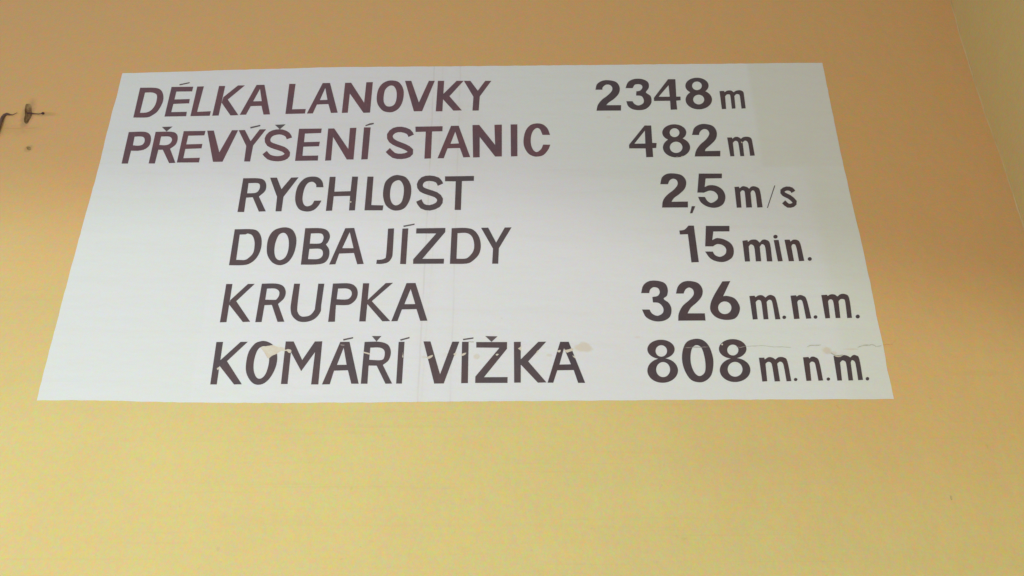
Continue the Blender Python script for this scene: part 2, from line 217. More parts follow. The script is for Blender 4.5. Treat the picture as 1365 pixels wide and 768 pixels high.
,[11407,27953,1],[11396,28002,1],[11425,28050,1],[11476,28070,1],[11520,28050,1]]],[],[]],["letter",[[[-9631,25616],[-9660,27083],[-9445,27088]
,[-9425,25616]],[[-9450,26272],[-9430,26450],[-8870,27088],[-8636,27093],[-9216,26414],[-8626,25621],[-8873,25616]]],[],[]]
,["letter",[[[-8084,27119,1],[-7882,27041,1],[-7719,26886,1],[-7610,26577,1],[-7614,26221,1],[-7735,25869,1],[-7919,25655,1],[-8146,25606,1]
,[-8349,25720,1],[-8528,25995,1],[-8587,26323,1],[-8558,26731,1],[-8405,27015,1],[-8249,27103,1]]],[[[-8108,26937,1],[-7982,26886,1],[-7872,26577,1]
,[-7857,26272,1],[-7912,25970,1],[-8034,25820,1],[-8178,25844,1],[-8302,26070,1],[-8343,26373,1],[-8313,26680,1],[-8241,26860,1]]],[]]
,["letter",[[[-7377,25630],[-7396,27103],[-7138,27103],[-6788,26450],[-6443,27103],[-6204,27109],[-6183,25616],[-6412,25616],[-6400,26731]
,[-6780,26070],[-7186,26731],[-7167,25630]]],[],[]],["letter",[[[-6066,25616],[-5612,27088],[-5311,27093],[-4898,25640],[-5132,25640],[-5279,26100]
,[-5725,26085],[-5818,25621]]],[[[-5649,26282],[-5484,26886],[-5337,26287]]],[[[-5530,27187],[-5210,27260],[-5206,27213],[-5511,27135]]]]
,["letter",[[[-4828,25640],[-4817,27088],[-4343,27093,1],[-4049,26989,1],[-3937,26731,1],[-3990,26450,1],[-4169,26282],[-3831,25645],[-4041,25640]
,[-4366,26257],[-4626,26262],[-4617,25640]]],[[[-4622,26460],[-4615,26886],[-4305,26886,1],[-4155,26783,1],[-4136,26577,1],[-4227,26450,1]]]
,[[[-4593,27296],[-4285,27296],[-4430,27103]]]],["letter",[[[-3700,25645],[-3705,27088],[-3514,27093],[-3517,25645]]],[],[[[-3663,27176],[-3360,27265]
,[-3358,27218],[-3641,27129]]]],["letter",[[[-2894,27105],[-2667,27105],[-2310,25959],[-1951,27096],[-1724,27096],[-2181,25649],[-2484,25645]]],[],[]]
,["letter",[[[-1633,27091],[-1418,27091],[-1410,25662],[-1624,25658]]],[],[[[-1611,27194],[-1264,27249],[-1267,27203],[-1593,27150]]]]
,["letter",[[[-1170,27082],[-161,27082],[-165,26845],[-900,25860],[-142,25864],[-146,25667],[-1176,25667],[-1176,25882],[-408,26881],[-1162,26890]]]
,[],[[[-875,27294],[-477,27285],[-670,27091]]]],["letter",[[[62,27087],[285,27091],[279,25679],[69,25675]],[[257,26325],[278,26469],[860,27091]
,[1116,27096],[523,26404],[1099,25684],[828,25675]]],[],[]],["letter",[[[1135,25675],[1575,27091],[1852,27091],[2335,25671],[2113,25667],[1985,26107]
,[1456,26098],[1317,25675]]],[[[1530,26294],[1693,26868],[1902,26303]]],[]],["digit",[[[5293,26828,1],[5237,26682,1],[5104,26566,1],[4922,26502,1]
,[4725,26502,1],[4553,26566,1],[4439,26682,1],[4405,26828,1],[4459,26974,1],[4591,27091,1],[4775,27157,1],[4974,27157,1],[5147,27091,1]
,[5261,26974,1]],[[5338,26090,1],[5273,25908,1],[5125,25762,1],[4922,25682,1],[4704,25682,1],[4514,25762,1],[4389,25908,1],[4353,26090,1]
,[4415,26274,1],[4563,26422,1],[4767,26504,1],[4988,26504,1],[5180,26422,1],[5304,26274,1]]],[[[5041,26769,1],[5016,26681,1],[4958,26611,1]
,[4880,26573,1],[4797,26573,1],[4725,26611,1],[4679,26681,1],[4667,26769,1],[4692,26857,1],[4749,26927,1],[4828,26967,1],[4911,26967,1],[4983,26927,1]
,[5030,26857,1]],[[5087,26122,1],[5055,26009,1],[4986,25919,1],[4892,25869,1],[4793,25869,1],[4707,25919,1],[4652,26009,1],[4638,26122,1]
,[4669,26235,1],[4738,26326,1],[4832,26377,1],[4932,26377,1],[5019,26326,1],[5074,26235,1]]],[]],["digit",[[[6004,27198,1],[6247,27149,1]
,[6423,26934,1],[6508,26562,1],[6490,26247,1],[6394,25935,1],[6204,25744,1],[5981,25687,1],[5723,25780,1],[5557,26090,1],[5502,26457,1],[5564,26828,1]
,[5721,27095,1]]],[[[6022,26977,1],[6171,26881,1],[6238,26562,1],[6240,26247,1],[6183,26012,1],[6016,25898,1],[5866,26012,1],[5781,26299,1]
,[5791,26615,1],[5875,26881,1]]],[]],["digit",[[[7632,26844,1],[7570,26696,1],[7432,26578,1],[7245,26513,1],[7046,26513,1],[6874,26578,1]
,[6763,26696,1],[6735,26844,1],[6795,26992,1],[6933,27112,1],[7121,27178,1],[7322,27178,1],[7495,27112,1],[7606,26992,1]],[[7669,26106,1]
,[7599,25928,1],[7445,25786,1],[7239,25707,1],[7022,25707,1],[6834,25786,1],[6714,25928,1],[6684,26106,1],[6753,26285,1],[6906,26429,1],[7113,26510,1]
,[7334,26510,1],[7523,26429,1],[7643,26285,1]]],[[[7366,26801,1],[7338,26718,1],[7280,26651,1],[7203,26615,1],[7122,26615,1],[7053,26651,1]
,[7010,26718,1],[7001,26801,1],[7029,26884,1],[7087,26951,1],[7164,26988,1],[7246,26988,1],[7315,26951,1],[7358,26884,1]],[[7419,26132,1]
,[7382,26021,1],[7305,25933,1],[7204,25884,1],[7098,25884,1],[7008,25933,1],[6952,26021,1],[6941,26132,1],[6977,26243,1],[7054,26332,1],[7155,26382,1]
,[7262,26382,1],[7353,26332,1],[7408,26243,1]]],[]],["letter",[[[7998,26530],[8171,26535],[8177,26470],[8315,26551,1],[8439,26535,1],[8521,26470]
,[8644,26551,1],[8805,26541,1],[8902,26405,1],[8930,25729],[8779,25723],[8763,26242,1],[8730,26367,1],[8647,26394,1],[8562,26323],[8569,25723]
,[8398,25718],[8389,26242,1],[8356,26367,1],[8268,26388,1],[8183,26323],[8159,25723],[8003,25713]]],[],[]],["full_stop",[[[9133,25782,1]
,[9111,25744,1],[9070,25729,1],[9033,25744,1],[9023,25782,1],[9044,25819,1],[9086,25835,1],[9122,25819,1]]],[],[]],["letter",[[[9429,26546]
,[9608,26557],[9625,26502],[9711,26568,1],[9834,26546,1],[9928,26405,1],[9948,25750],[9802,25744],[9790,26269,1],[9757,26378,1],[9673,26394,1]
,[9609,26334],[9572,25744],[9416,25734]]],[],[]],["full_stop",[[[10181,25798,1],[10159,25760,1],[10117,25744,1],[10081,25760,1],[10071,25798,1]
,[10093,25835,1],[10135,25851,1],[10171,25835,1]]],[],[]],["letter",[[[10425,26595],[10619,26606],[10630,26551],[10759,26622,1],[10881,26595,1]
,[10958,26541],[11063,26622,1],[11163,26611,1],[11242,26486,1],[11228,25771],[11076,25760],[11091,26296,1],[11062,26415,1],[10992,26448,1]
,[10942,26367],[10910,25755],[10764,25750],[10789,26296,1],[10759,26415,1],[10677,26437,1],[10598,26361],[10554,25750],[10408,25744]]],[],[]]
,["full_stop",[[[11435,25808,1],[11411,25767,1],[11369,25750,1],[11333,25767,1],[11325,25808,1],[11348,25850,1],[11390,25867,1],[11426,25850,1]]],[]
,[]]],"chips":[[[-8187,26886],[-8130,26922],[-8060,26937],[-7920,26958],[-7803,26979],[-7653,26927],[-7481,26886],[-7408,26834],[-7367,26813]
,[-7308,26839,1],[-7210,26819,1],[-7171,26767,1],[-7197,26700,1],[-7269,26711,1],[-7323,26767],[-7390,26767],[-7468,26783],[-7559,26741],[-7653,26659]
,[-7779,26598],[-7873,26511],[-7940,26552],[-8016,26670],[-8098,26783]],[[-4838,26747],[-4746,26726],[-4625,26690],[-4626,26639],[-4733,26670]
,[-4825,26700]],[[-3561,26741],[-3539,26680],[-3522,26562],[-3544,26531],[-3566,26577],[-3551,26654]],[[-9509,26161],[-9455,26211],[-9400,26191]
,[-9432,26151],[-9452,26100],[-9495,26131]],[[-2795,26553],[-2726,26571],[-2654,26610],[-2569,26628],[-2582,26566],[-2650,26509],[-2719,26491]
,[-2753,26527]],[[-1909,26659],[-1857,26699],[-1795,26695],[-1818,26624],[-1866,26588],[-1884,26633]],[[-1638,26659],[-1569,26699],[-1483,26708]
,[-1519,26641],[-1595,26597],[-1633,26606]],[[-538,26633],[-505,26668],[-448,26672],[-439,26637],[-492,26602]],[[189,26863],[251,26899],[301,26961]
,[313,26943],[300,26779],[247,26810]],[[785,26730],[860,26810],[872,26765],[813,26703]],[[1464,26770],[1514,26801],[1584,26805],[1557,26721]
,[1492,26726]],[[1709,26845],[1740,26810],[1865,26837],[1931,26863],[2005,26854],[1966,26774],[1862,26734],[1779,26703],[1739,26748],[1699,26801]]
,[[1952,26615],[2001,26602],[2049,26571],[2052,26513],[1999,26544]],[[6828,27020],[6878,27031],[6882,26977],[6837,26966]],[[5970,34414],[6010,34437]
,[6058,34431],[6098,34396],[6042,34414]],[[6146,34396],[6210,34466],[6227,34437],[6199,34396]],[[8434,35085],[8475,35109],[8487,35043],[8447,35032]]
,[[-5758,32505],[-5715,32517],[-5700,32460],[-5738,32442]],[[10456,26628],[10577,26595],[10692,26617],[10687,26584],[10570,26551]
,[10473,26579]]],"stains":[[0.234,2.689,0.035,0.0179,0.75],[-0.1144,2.6571,0.0123,0.011,0.6],[0.1222,2.6624,0.0123,0.0062,0.5]
,[-0.2836,2.6558,0.0115,0.0053,0.5],[1.0243,2.6787,0.0173,0.0143,0.75],[1.0417,2.6699,0.0152,0.0055,0.5],[-0.2163,2.6646,0.009,0.008,0.2]
,[0.4097,2.7257,0.0109,0.0043,0.3],[0.3619,3.6221,0.0089,0.0055,0.35],[-0.757,2.6834,0.0286,0.0083,0.55]
,[1.1024,2.6831,0.0305,0.0033,0.5]],"cracks":[[[[9610,26902],[9693,26946],[9774,26974],[9926,26968],[10081,26980]],0.55,"crack"],[[[11262,26880]
,[11401,26946],[11586,26980],[11740,26985],[11822,26957],[11881,26919]],0.75,"crack"],[[[11883,26930],[11961,26941],[12056,26957]],0.35,"crack"]
,[[[7523,26924],[7831,26941],[8190,26957],[8365,26930],[8541,26908],[8796,26913],[9089,26891]],0.3,"crack"],[[[10368,26710],[10396,26666]
,[10481,26628],[10605,26611],[10737,26639]],0.6,"crack"],[[[5603,26876],[5751,26881],[5926,26902],[6172,26897],[6421,26913]],0.4,"pale"]
,[[[7311,26918],[7431,26892],[7582,26913]],0.5,"pale"],[[[-1426,27096],[-1331,27087],[-1244,27091]],0.8,"crack"],[[[-5594,26994],[-5529,26963]
,[-5454,26974]],0.8,"pale"]],"sign":[[-15015,38325],[-13097,38388],[-11085,38481],[-9064,38547],[-7041,38622],[-4720,38652],[-2397,38667],[-73,38697]
,[2253,38723],[4872,38760],[7785,38794],[10117,38824],[12042,38846],[12042,37957],[12031,36170],[12034,34071],[12070,32278],[12110,30605]
,[12115,29040],[12095,28064],[12110,27171],[12084,26096],[12097,25131],[9921,25121],[7543,25111],[5167,25101],[2790,25081],[415,25062],[-1483,25052]
,[-3381,25032],[-4329,25017],[-5989,25007],[-7767,25002],[-9071,25002],[-9831,25007],[-11426,25039],[-12787,25077],[-14072,25091],[-15044,25081]
,[-15047,26774],[-15045,29296],[-15024,31355],[-14993,33712],[-15006,35105],[-15023,36380],[-15000,37160]],"corner":[[17818,44670],[17773,42136]
,[17753,41127],[17714,39812],[17739,38678],[17736,37701],[17768,36380],[17840,34936],[17881,33388],[17900,31629]
,[17913,29755]],"gouge":[[-18369,36814],[-18307,36864],[-18177,36825],[-18105,36676],[-18048,36483],[-17996,36346],[-18014,36209],[-18042,36073]
,[-18064,35954],[-18127,35927],[-18209,35992],[-18261,36128],[-18270,36319],[-18335,36538]],"pit":[[-17843,34871],[-17788,34892],[-17702,34861]
,[-17654,34803],[-17662,34735],[-17720,34724],[-17802,34777]],"pit2":[[13182,22071],[13227,22071],[13229,21981],[13196,21936]
,[13172,21981]],"wire":[[-19059,35294],[-19035,35561],[-19024,35749],[-19029,35965],[-19030,36166],[-19010,36291],[-18940,36357],[-18837,36335]
,[-18717,36313],[-18616,36346],[-18531,36373]],"wire2":[[-18202,36395],[-18070,36395],[-17896,36368],[-17752,36357],[-17677,36373]
,[-17599,36379]],"seam1":[[-3005,38622],[-2989,37160],[-2959,35411],[-2916,33744]],"hair":[[12096,26980],[12228,27002],[12355,26996]
,[12445,27013]],"scuff":[[-18866,35711],[-18651,35722],[-18427,35700],[-18170,35716],[-17951,35711],[-17651,35733]]}''')

# ------------------------------------------------------------------ materials
class N:
    """small helper round a node tree"""
    def __init__(self, name, rough=0.6, spec=0.3):
        self.m = bpy.data.materials.new(name); self.m.use_nodes = True
        self.t = self.m.node_tree; self.b = self.t.nodes['Principled BSDF']
        self.b.inputs['Roughness'].default_value = rough
        self.b.inputs['Specular IOR Level'].default_value = spec
        self.co = self.t.nodes.new('ShaderNodeTexCoord').outputs['Object']
    def _set(self, sock, v):
        if hasattr(v, 'links'): self.t.links.new(v, sock)
        elif isinstance(v, tuple) and len(v) == 3 and sock.type == 'RGBA': sock.default_value = (*v, 1)
        else: sock.default_value = v
    def noise(self, scale, detail=3, rough=0.5, stretch=None, w=None, color=False):
        co = self.co
        if stretch or w:
            mp = self.t.nodes.new('ShaderNodeMapping'); self.t.links.new(co, mp.inputs['Vector'])
            mp.inputs['Scale'].default_value = stretch or (1, 1, 1)
            mp.inputs['Location'].default_value = (w or 0, (w or 0) * .7, (w or 0) * 1.3); co = mp.outputs[0]
        n = self.t.nodes.new('ShaderNodeTexNoise'); self.t.links.new(co, n.inputs['Vector'])
        n.inputs['Scale'].default_value = scale; n.inputs['Detail'].default_value = detail
        n.inputs['Roughness'].default_value = rough
        return n.outputs['Color' if color else 'Fac']
    def math(self, op, a, b=0.0, c=0.0, clamp=False):
        n = self.t.nodes.new('ShaderNodeMath'); n.operation = op; n.use_clamp = clamp
        for s, v in zip(n.inputs, (a, b, c)): self._set(s, v)
        return n.outputs[0]
    def ramp(self, v, a, b, lo=0.0, hi=1.0):
        n = self.t.nodes.new('ShaderNodeMapRange'); n.interpolation_type = 'SMOOTHSTEP'
        self._set(n.inputs[0], v); n.inputs[1].default_value = a; n.inputs[2].default_value = b
        n.inputs[3].default_value = lo; n.inputs[4].default_value = hi
        return n.outputs[0]
    def mix(self, f, a, b, mode='MIX'):
        n = self.t.nodes.new('ShaderNodeMix'); n.data_type = 'RGBA'; n.blend_type = mode
        self._set(n.inputs[0], f); self._set(n.inputs[6], a); self._set(n.inputs[7], b)
        return n.outputs[2]
    def xyz(self):
        n = self.t.nodes.new('ShaderNodeSeparateXYZ'); self.t.links.new(self.co, n.inputs[0])
        return n.outputs
    def bump(self, h, strength, dist=0.002, prev=None):
        n = self.t.nodes.new('ShaderNodeBump'); n.inputs['Strength'].default_value = strength
        n.inputs['Distance'].default_value = dist; self._set(n.inputs['Height'], h)
        if prev is not None: self.t.links.new(prev, n.inputs['Normal'])
        return n.outputs[0]
    def done(self, color, normal=None, rough=None):
        self._set(self.b.inputs['Base Color'], color)
        if normal is not None: self._set(self.b.inputs['Normal'], normal)
        if rough is not None: self._set(self.b.inputs['Roughness'], rough)
        return self.m

def stipple(n, base, amount, scale=150):
    """rolled emulsion: each stipple catches a slightly different tint of the paint"""
    k = amount
    for sc, wt, off in ((scale, 1.0, 0.0), (scale * 0.45, 0.8, 3.1)):
        c = n.noise(sc, 1, 0.5, color=True, w=off)
        d = n.t.nodes.new('ShaderNodeVectorMath'); d.operation = 'SUBTRACT'; n.t.links.new(c, d.inputs[0]); d.inputs[1].default_value = (.5, .5, .5)
        lum = n.t.nodes.new('ShaderNodeVectorMath'); lum.operation = 'DOT_PRODUCT'; n.t.links.new(d.outputs[0], lum.inputs[0]); lum.inputs[1].default_value = (.28, .40, .12)
        e = n.t.nodes.new('ShaderNodeVectorMath'); e.operation = 'SUBTRACT'; n.t.links.new(d.outputs[0], e.inputs[0]); n.t.links.new(lum.outputs['Value'], e.inputs[1])
        f = n.t.nodes.new('ShaderNodeVectorMath'); f.operation = 'MULTIPLY_ADD'; n.t.links.new(e.outputs[0], f.inputs[0])
        f.inputs[1].default_value = (k * wt, k * wt, k * wt * 1.7); f.inputs[2].default_value = (1, 1, 1)
        base = n.mix(1.0, base, f.outputs[0], 'MULTIPLY')
    return base

def wall_paint(name, yellow, ochre, z0, z1, drift, marks=()):
    n = N(name, 0.62, 0.25)
    x, y, z = n.xyz()
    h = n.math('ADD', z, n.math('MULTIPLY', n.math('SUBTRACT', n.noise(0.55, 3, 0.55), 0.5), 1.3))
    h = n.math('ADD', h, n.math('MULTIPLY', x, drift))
    f = n.ramp(h, z0, z1)                                   # ochre high up, blending to yellow below
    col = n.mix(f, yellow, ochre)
    col = n.mix(n.ramp(n.noise(1.6, 4, 0.6, w=5.0), 0.35, 0.7, 0, 0.16), col, (ochre[0]*.9, ochre[1]*1.02, ochre[2]*1.1))
    # roller lanes, faintly darker smears
    col = n.mix(n.ramp(n.noise(3.0, 4, 0.6, stretch=(0.35, 1, 2.2), w=9.0), 0.45, 0.75, 0, 0.10), col, (0.62, 0.50, 0.27))
    col = n.mix(n.ramp(n.noise(46.0, 2, 0.5, w=2.0), 0.72, 0.80, 0, 0.18), col, (0.50, 0.36, 0.17))
    # dirt rubbed in round the broken spots, and a few old scuffs
    for cx, cz, rx, rz, k, cc in marks:
        dx = n.math('DIVIDE', n.math('SUBTRACT', x, cx), rx)
        dz = n.math('DIVIDE', n.math('SUBTRACT', z, cz), rz)
        d = n.math('SQRT', n.math('ADD', n.math('MULTIPLY', dx, dx), n.math('MULTIPLY', dz, dz)))
        d = n.math('ADD', d, n.math('MULTIPLY', n.math('SUBTRACT', n.noise(40, 4, 0.6, w=cx), 0.5), 1.0))
        col = n.mix(n.ramp(d, 0.35, 1.2, k, 0), col, cc)
    # trowel and roller lines, nearly level
    lines = n.noise(7.0, 3, 0.6, stretch=(0.12, 1, 9.0), w=21.0)
    col = n.mix(n.ramp(lines, 0.58, 0.72, 0, 0.14), col, (0.66, 0.47, 0.22))
    col = stipple(n, col, 0.48)
    nb = n.bump(n.noise(240, 3, 0.6), 0.22, 0.0012)
    nb = n.bump(n.noise(9, 4, 0.55, w=4.0), 0.6, 0.008, nb)
    nb = n.bump(lines, 0.25, 0.002, nb)
    nb = n.bump(n.noise(1.3, 2, 0.5, w=1.0), 0.5, 0.02, nb)
    return n.done(col, nb)

M = {}
def centre(key):
    P = DATA[key]; return sum(p[0] for p in P) / len(P) / 10000, sum(p[1] for p in P) / len(P) / 10000
BROWN = (0.36, 0.24, 0.11)
(gx, gz), (qx, qz) = centre('gouge'), centre('pit')
WALL_MARKS = ((gx, gz, 0.026, 0.075, .6, BROWN), (gx - .02, gz - .07, 0.10, 0.03, .10, BROWN), (qx, qz, 0.02, 0.018, .35, BROWN),
              (gx + .06, gz, 0.06, 0.012, .35, BROWN), (-1.62, 2.25, 0.012, 0.12, .25, BROWN), (1.5, 2.6, 0.10, 0.012, .06, BROWN))
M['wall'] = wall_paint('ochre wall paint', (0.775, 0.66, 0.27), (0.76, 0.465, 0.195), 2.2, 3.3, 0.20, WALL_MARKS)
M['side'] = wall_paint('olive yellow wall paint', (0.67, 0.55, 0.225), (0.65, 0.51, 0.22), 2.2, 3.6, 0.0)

def panel_material():
    n = N('white sign paint', 0.5, 0.3)
    x, y, z = n.xyz()
    col = (0.80, 0.855, 0.855)
    col = n.mix(n.ramp(n.noise(1.1, 3, 0.5, w=2.0), 0.35, 0.7), col, (0.815, 0.835, 0.88))
    # overpainted rectangles, slightly different whites
    def box(x0, x1, z0, z1, e):
        a = n.math('MULTIPLY', n.ramp(x, x0 - e, x0 + e), n.ramp(x, x1 - e, x1 + e, 1, 0))
        b = n.math('MULTIPLY', n.ramp(z, z0 - e, z0 + e), n.ramp(z, z1 - e, z1 + e, 1, 0))
        return n.math('MULTIPLY', a, b)
    col = n.mix(n.math('MULTIPLY', box(PX[0], 3.0, PX[1], 6.0, 0.012), 0.45), col, (0.72, 0.755, 0.655))
    col = n.mix(n.math('MULTIPLY', box(PX[2], 3.0, 1.0, PX[1], 0.03), 0.45), col, (0.74, 0.80, 0.70))
    col = n.mix(n.math('MULTIPLY', box(-3.0, PX[3], 1.0, PX[4], 0.006), 0.28), col, (0.76, 0.82, 0.79))
    # thin vertical seams of the plaster showing through
    for x0, x1, z0, z1, k in SEAMS:
        zz = n.ramp(z, z0, z1, 0, 1)
        xc = n.math('MULTIPLY_ADD', zz, x1 - x0, x0)
        xc = n.math('ADD', xc, n.math('MULTIPLY', n.math('SUBTRACT', n.noise(14, 3, w=x0 + 2), 0.5), 0.006))
        d = n.math('ABSOLUTE', n.math('SUBTRACT', x, xc))
        line = n.math('MULTIPLY', n.ramp(d, 0.0012, 0.0042, 1, 0), n.ramp(n.noise(9, 2, w=x1 + 7), 0.3, 0.55, 0.25, 1))
        col = n.mix(n.math('MULTIPLY', line, k), col, (0.50, 0.45, 0.42))
        halo = n.ramp(d, 0.002, 0.03, 0.10, 0)
        col = n.mix(halo, col, (0.76, 0.73, 0.70))
    # bare discoloured plaster, stain by stain
    for cx, cz, rx, rz, k in DATA['stains']:
        dx = n.math('DIVIDE', n.math('SUBTRACT', x, cx), rx)
        dz = n.math('DIVIDE', n.math('SUBTRACT', z, cz), rz)
        d = n.math('SQRT', n.math('ADD', n.math('MULTIPLY', dx, dx), n.math('MULTIPLY', dz, dz)))
        d = n.math('ADD', d, n.math('MULTIPLY', n.math('SUBTRACT', n.noise(45, 4, 0.6, w=cx), 0.5), 1.1))
        col = n.mix(n.ramp(d, 0.55, 1.15, k, 0), col, (0.72, 0.655, 0.53))
    # long horizontal brush strokes and rubbed dirt
    col = n.mix(n.ramp(n.noise(5.0, 5, 0.65, stretch=(0.25, 1, 5.0), w=12.0), 0.48, 0.78, 0, 0.22), col, (0.70, 0.72, 0.69))
    col = n.mix(n.ramp(n.noise(2.2, 5, 0.65, w=15.0), 0.52, 0.80, 0, 0.25), col, (0.73, 0.72, 0.66))
    # grime specks
    col = n.mix(n.ramp(n.noise(70, 2, 0.5, w=8.0), 0.74, 0.82, 0, 0.25), col, (0.55, 0.52, 0.47))
    col = stipple(n, col, 0.13)
    nb = n.bump(n.noise(200, 3, 0.6), 0.12, 0.001)
    nb = n.bump(n.noise(11, 4, 0.6, stretch=(0.5, 1, 1.6), w=3.0), 0.5, 0.006, nb)
    return n.done(col, nb)

def letter_paint(name, base, alt):
    n = N(name, 0.42, 0.4)
    col = n.mix(n.ramp(n.noise(9, 3, 0.6), 0.35, 0.65), base, alt)
    col = n.mix(n.ramp(n.noise(60, 4, 0.65, stretch=(1.6, 1, 0.5), w=2.0), 0.5, 0.8, 0, 0.35), col, (base[0]*1.6, base[1]*1.6, base[2]*1.6))
    col = n.mix(n.ramp(n.noise(38, 3, 0.6, stretch=(0.5, 1, 1.4), w=6.0), 0.52, 0.75, 0, 0.30), col, (base[0]*.6, base[1]*.62, base[2]*.66))
    nb = n.bump(n.noise(120, 3, 0.6, stretch=(1.5, 1, 0.4)), 0.25, 0.0008)
    return n.done(col, nb)

def plain(name, c, c2, scale, rough=0.7, bump=0.3):
    n = N(name, rough, 0.25)
    col = n.mix(n.ramp(n.noise(scale, 4, 0.6), 0.35, 0.65), c, c2)
    return n.done(col, n.bump(n.noise(scale * 2, 4, 0.6), bump, 0.002))

M['maroon'] = letter_paint('maroon upper row letter paint', (0.175, 0.082, 0.098), (0.138, 0.080, 0.104))  # redder tone, used for the words of the upper two rows
M['brown'] = letter_paint('brown letter paint', (0.112, 0.074, 0.080), (0.094, 0.076, 0.088))
M['dark'] = letter_paint('dark brown digit paint', (0.090, 0.058, 0.066), (0.078, 0.062, 0.078))
M['accent'] = letter_paint('grey brown accent paint', (0.13, 0.095, 0.10), (0.12, 0.11, 0.12))
M['chip'] = plain('bare lime plaster', (0.76, 0.74, 0.63), (0.74, 0.655, 0.54), 40)
M['gouge'] = plain('dirty broken plaster', (0.26, 0.14, 0.065), (0.50, 0.38, 0.17), 30, 0.9, 0.8)
M['wire'] = plain('dark wire sheath', (0.11, 0.062, 0.06), (0.19, 0.12, 0.085), 50, 0.5)
M['nail'] = plain('rusty nail', (0.12, 0.045, 0.045), (0.06, 0.035, 0.05), 90, 0.6)
M['crack'] = plain('dust in a crack', (0.48, 0.50, 0.42), (0.62, 0.65, 0.56), 60, 0.9)
M['pale'] = plain('pale scratch', (0.42, 0.37, 0.36), (0.30, 0.25, 0.26), 70, 0.9)
M['hair'] = plain('dust in a wall crack', (0.63, 0.36, 0.16), (0.68, 0.42, 0.18), 30, 0.9)
M['speck'] = plain('faint plaster pinhole', (0.55, 0.46, 0.22), (0.60, 0.50, 0.24), 30, 0.9)
M['bead'] = plain('pale corner filler', (0.70, 0.54, 0.29), (0.62, 0.47, 0.22), 7, 0.7)

# ------------------------------------------------------------------ shape helpers
def link(name, me, mat, parent=None, kind=None):
    o = bpy.data.objects.new(name, me)
    scene.collection.objects.link(o)
    if mat is not None and not me.materials: me.materials.append(mat)
    if parent is not None: o.parent = parent
    if kind: o['kind'] = kind
    return o

def smooth(pts, sub=4):
    """outline with rounded points -> dense outline in metres"""
    P = [Vector((p[0] / 10000, p[1] / 10000)) for p in pts]
    S = [len(p) > 2 for p in pts]
    n = len(P); out = []
    for i in range(n):
        a, b = P[i], P[(i + 1) % n]
        out.append(a)
        if not (S[i] or S[(i + 1) % n]): continue
        ta = (b - P[i - 1]) * 0.5 if S[i] else (b - a)
        tb = (P[(i + 2) % n] - a) * 0.5 if S[(i + 1) % n] else (b - a)
        for k in range(1, sub):
            t = k / sub; t2 = t * t; t3 = t2 * t
            out.append(a * (2*t3 - 3*t2 + 1) + ta * (t3 - 2*t2 + t) + b * (-2*t3 + 3*t2) + tb * (t3 - t2))
    return out

def inside(p, poly):
    x, y = p; w = 0; n = len(poly)
    for i in range(n):
        a, b = poly[i], poly[(i + 1) % n]
        c = (b[0] - a[0]) * (y - a[1]) - (x - a[0]) * (b[1] - a[1])
        if a[1] <= y:
            if b[1] > y and c > 0: w += 1
        elif b[1] <= y and c < 0: w -= 1
    return w != 0

def bbox(poly):
    return min(p[0] for p in poly), max(p[0] for p in poly), min(p[1] for p in poly), max(p[1] for p in poly)
def hit(a, b): return a[0] < b[1] and b[0] < a[1] and a[2] < b[3] and b[2] < a[3]

def slab(outers, holes, y_front, y_back):
    """union of outers minus holes, given a real thickness between two depths"""
    loops = outers + holes
    vs = []; es = []
    for lp in loops:
        b = len(vs); vs += lp
        es += [(b + i, b + (i + 1) % len(lp)) for i in range(len(lp))]
    r = delaunay_2d_cdt(vs, es, [], 0, 1e-6, False)
    V, F = r[0], r[2]
    tris = []
    for f in F:
        c = sum((V[i] for i in f), Vector((0, 0))) / len(f)
        if any(inside(c, o) for o in outers) and not any(inside(c, h) for h in holes): tris.append(f)
    cnt = {}
    for f in tris:
        for i in range(len(f)):
            e = (f[i], f[(i + 1) % len(f)]); cnt[e] = 1
    bound = [e for e in cnt if (e[1], e[0]) not in cnt]
    used = sorted({i for f in tris for i in f}); ix = {v: k for k, v in enumerate(used)}
    n = len(used)
    verts = [(V[i].x, y_front, V[i].y) for i in used] + [(V[i].x, y_back, V[i].y) for i in used]
    # triangles come counter-clockwise seen in x-z, which faces the viewer at -y
    faces = [tuple(ix[i] for i in f) for f in tris]
    faces += [(ix[b], ix[a], ix[a] + n, ix[b] + n) for a, b in bound]
    me = bpy.data.meshes.new('slab'); me.from_pydata(verts, [], faces); me.update()
    return me

def tube(pts, radii, seg=8):
    bm = bmesh.new(); rings = []
    P = [Vector(p) for p in pts]
    for i, p in enumerate(P):
        d = (P[min(i + 1, len(P) - 1)] - P[max(i - 1, 0)]).normalized()
        u = d.cross(Vector((0, 1, 0))).normalized(); v = d.cross(u)
        rings.append([bm.verts.new(p + (u * math.cos(2*math.pi*k/seg) + v * math.sin(2*math.pi*k/seg)) * radii[i]) for k in range(seg)])
    for a, b in zip(rings, rings[1:]):
        for k in range(seg): bm.faces.new((a[k], a[(k+1) % seg], b[(k+1) % seg], b[k]))
    bm.faces.new(rings[0][::-1]); bm.faces.new(rings[-1])
    bmesh.ops.recalc_face_normals(bm, faces=bm.faces)
    me = bpy.data.meshes.new('tube'); bm.to_mesh(me); bm.free()
    for f in me.polygons: f.use_smooth = True
    return me

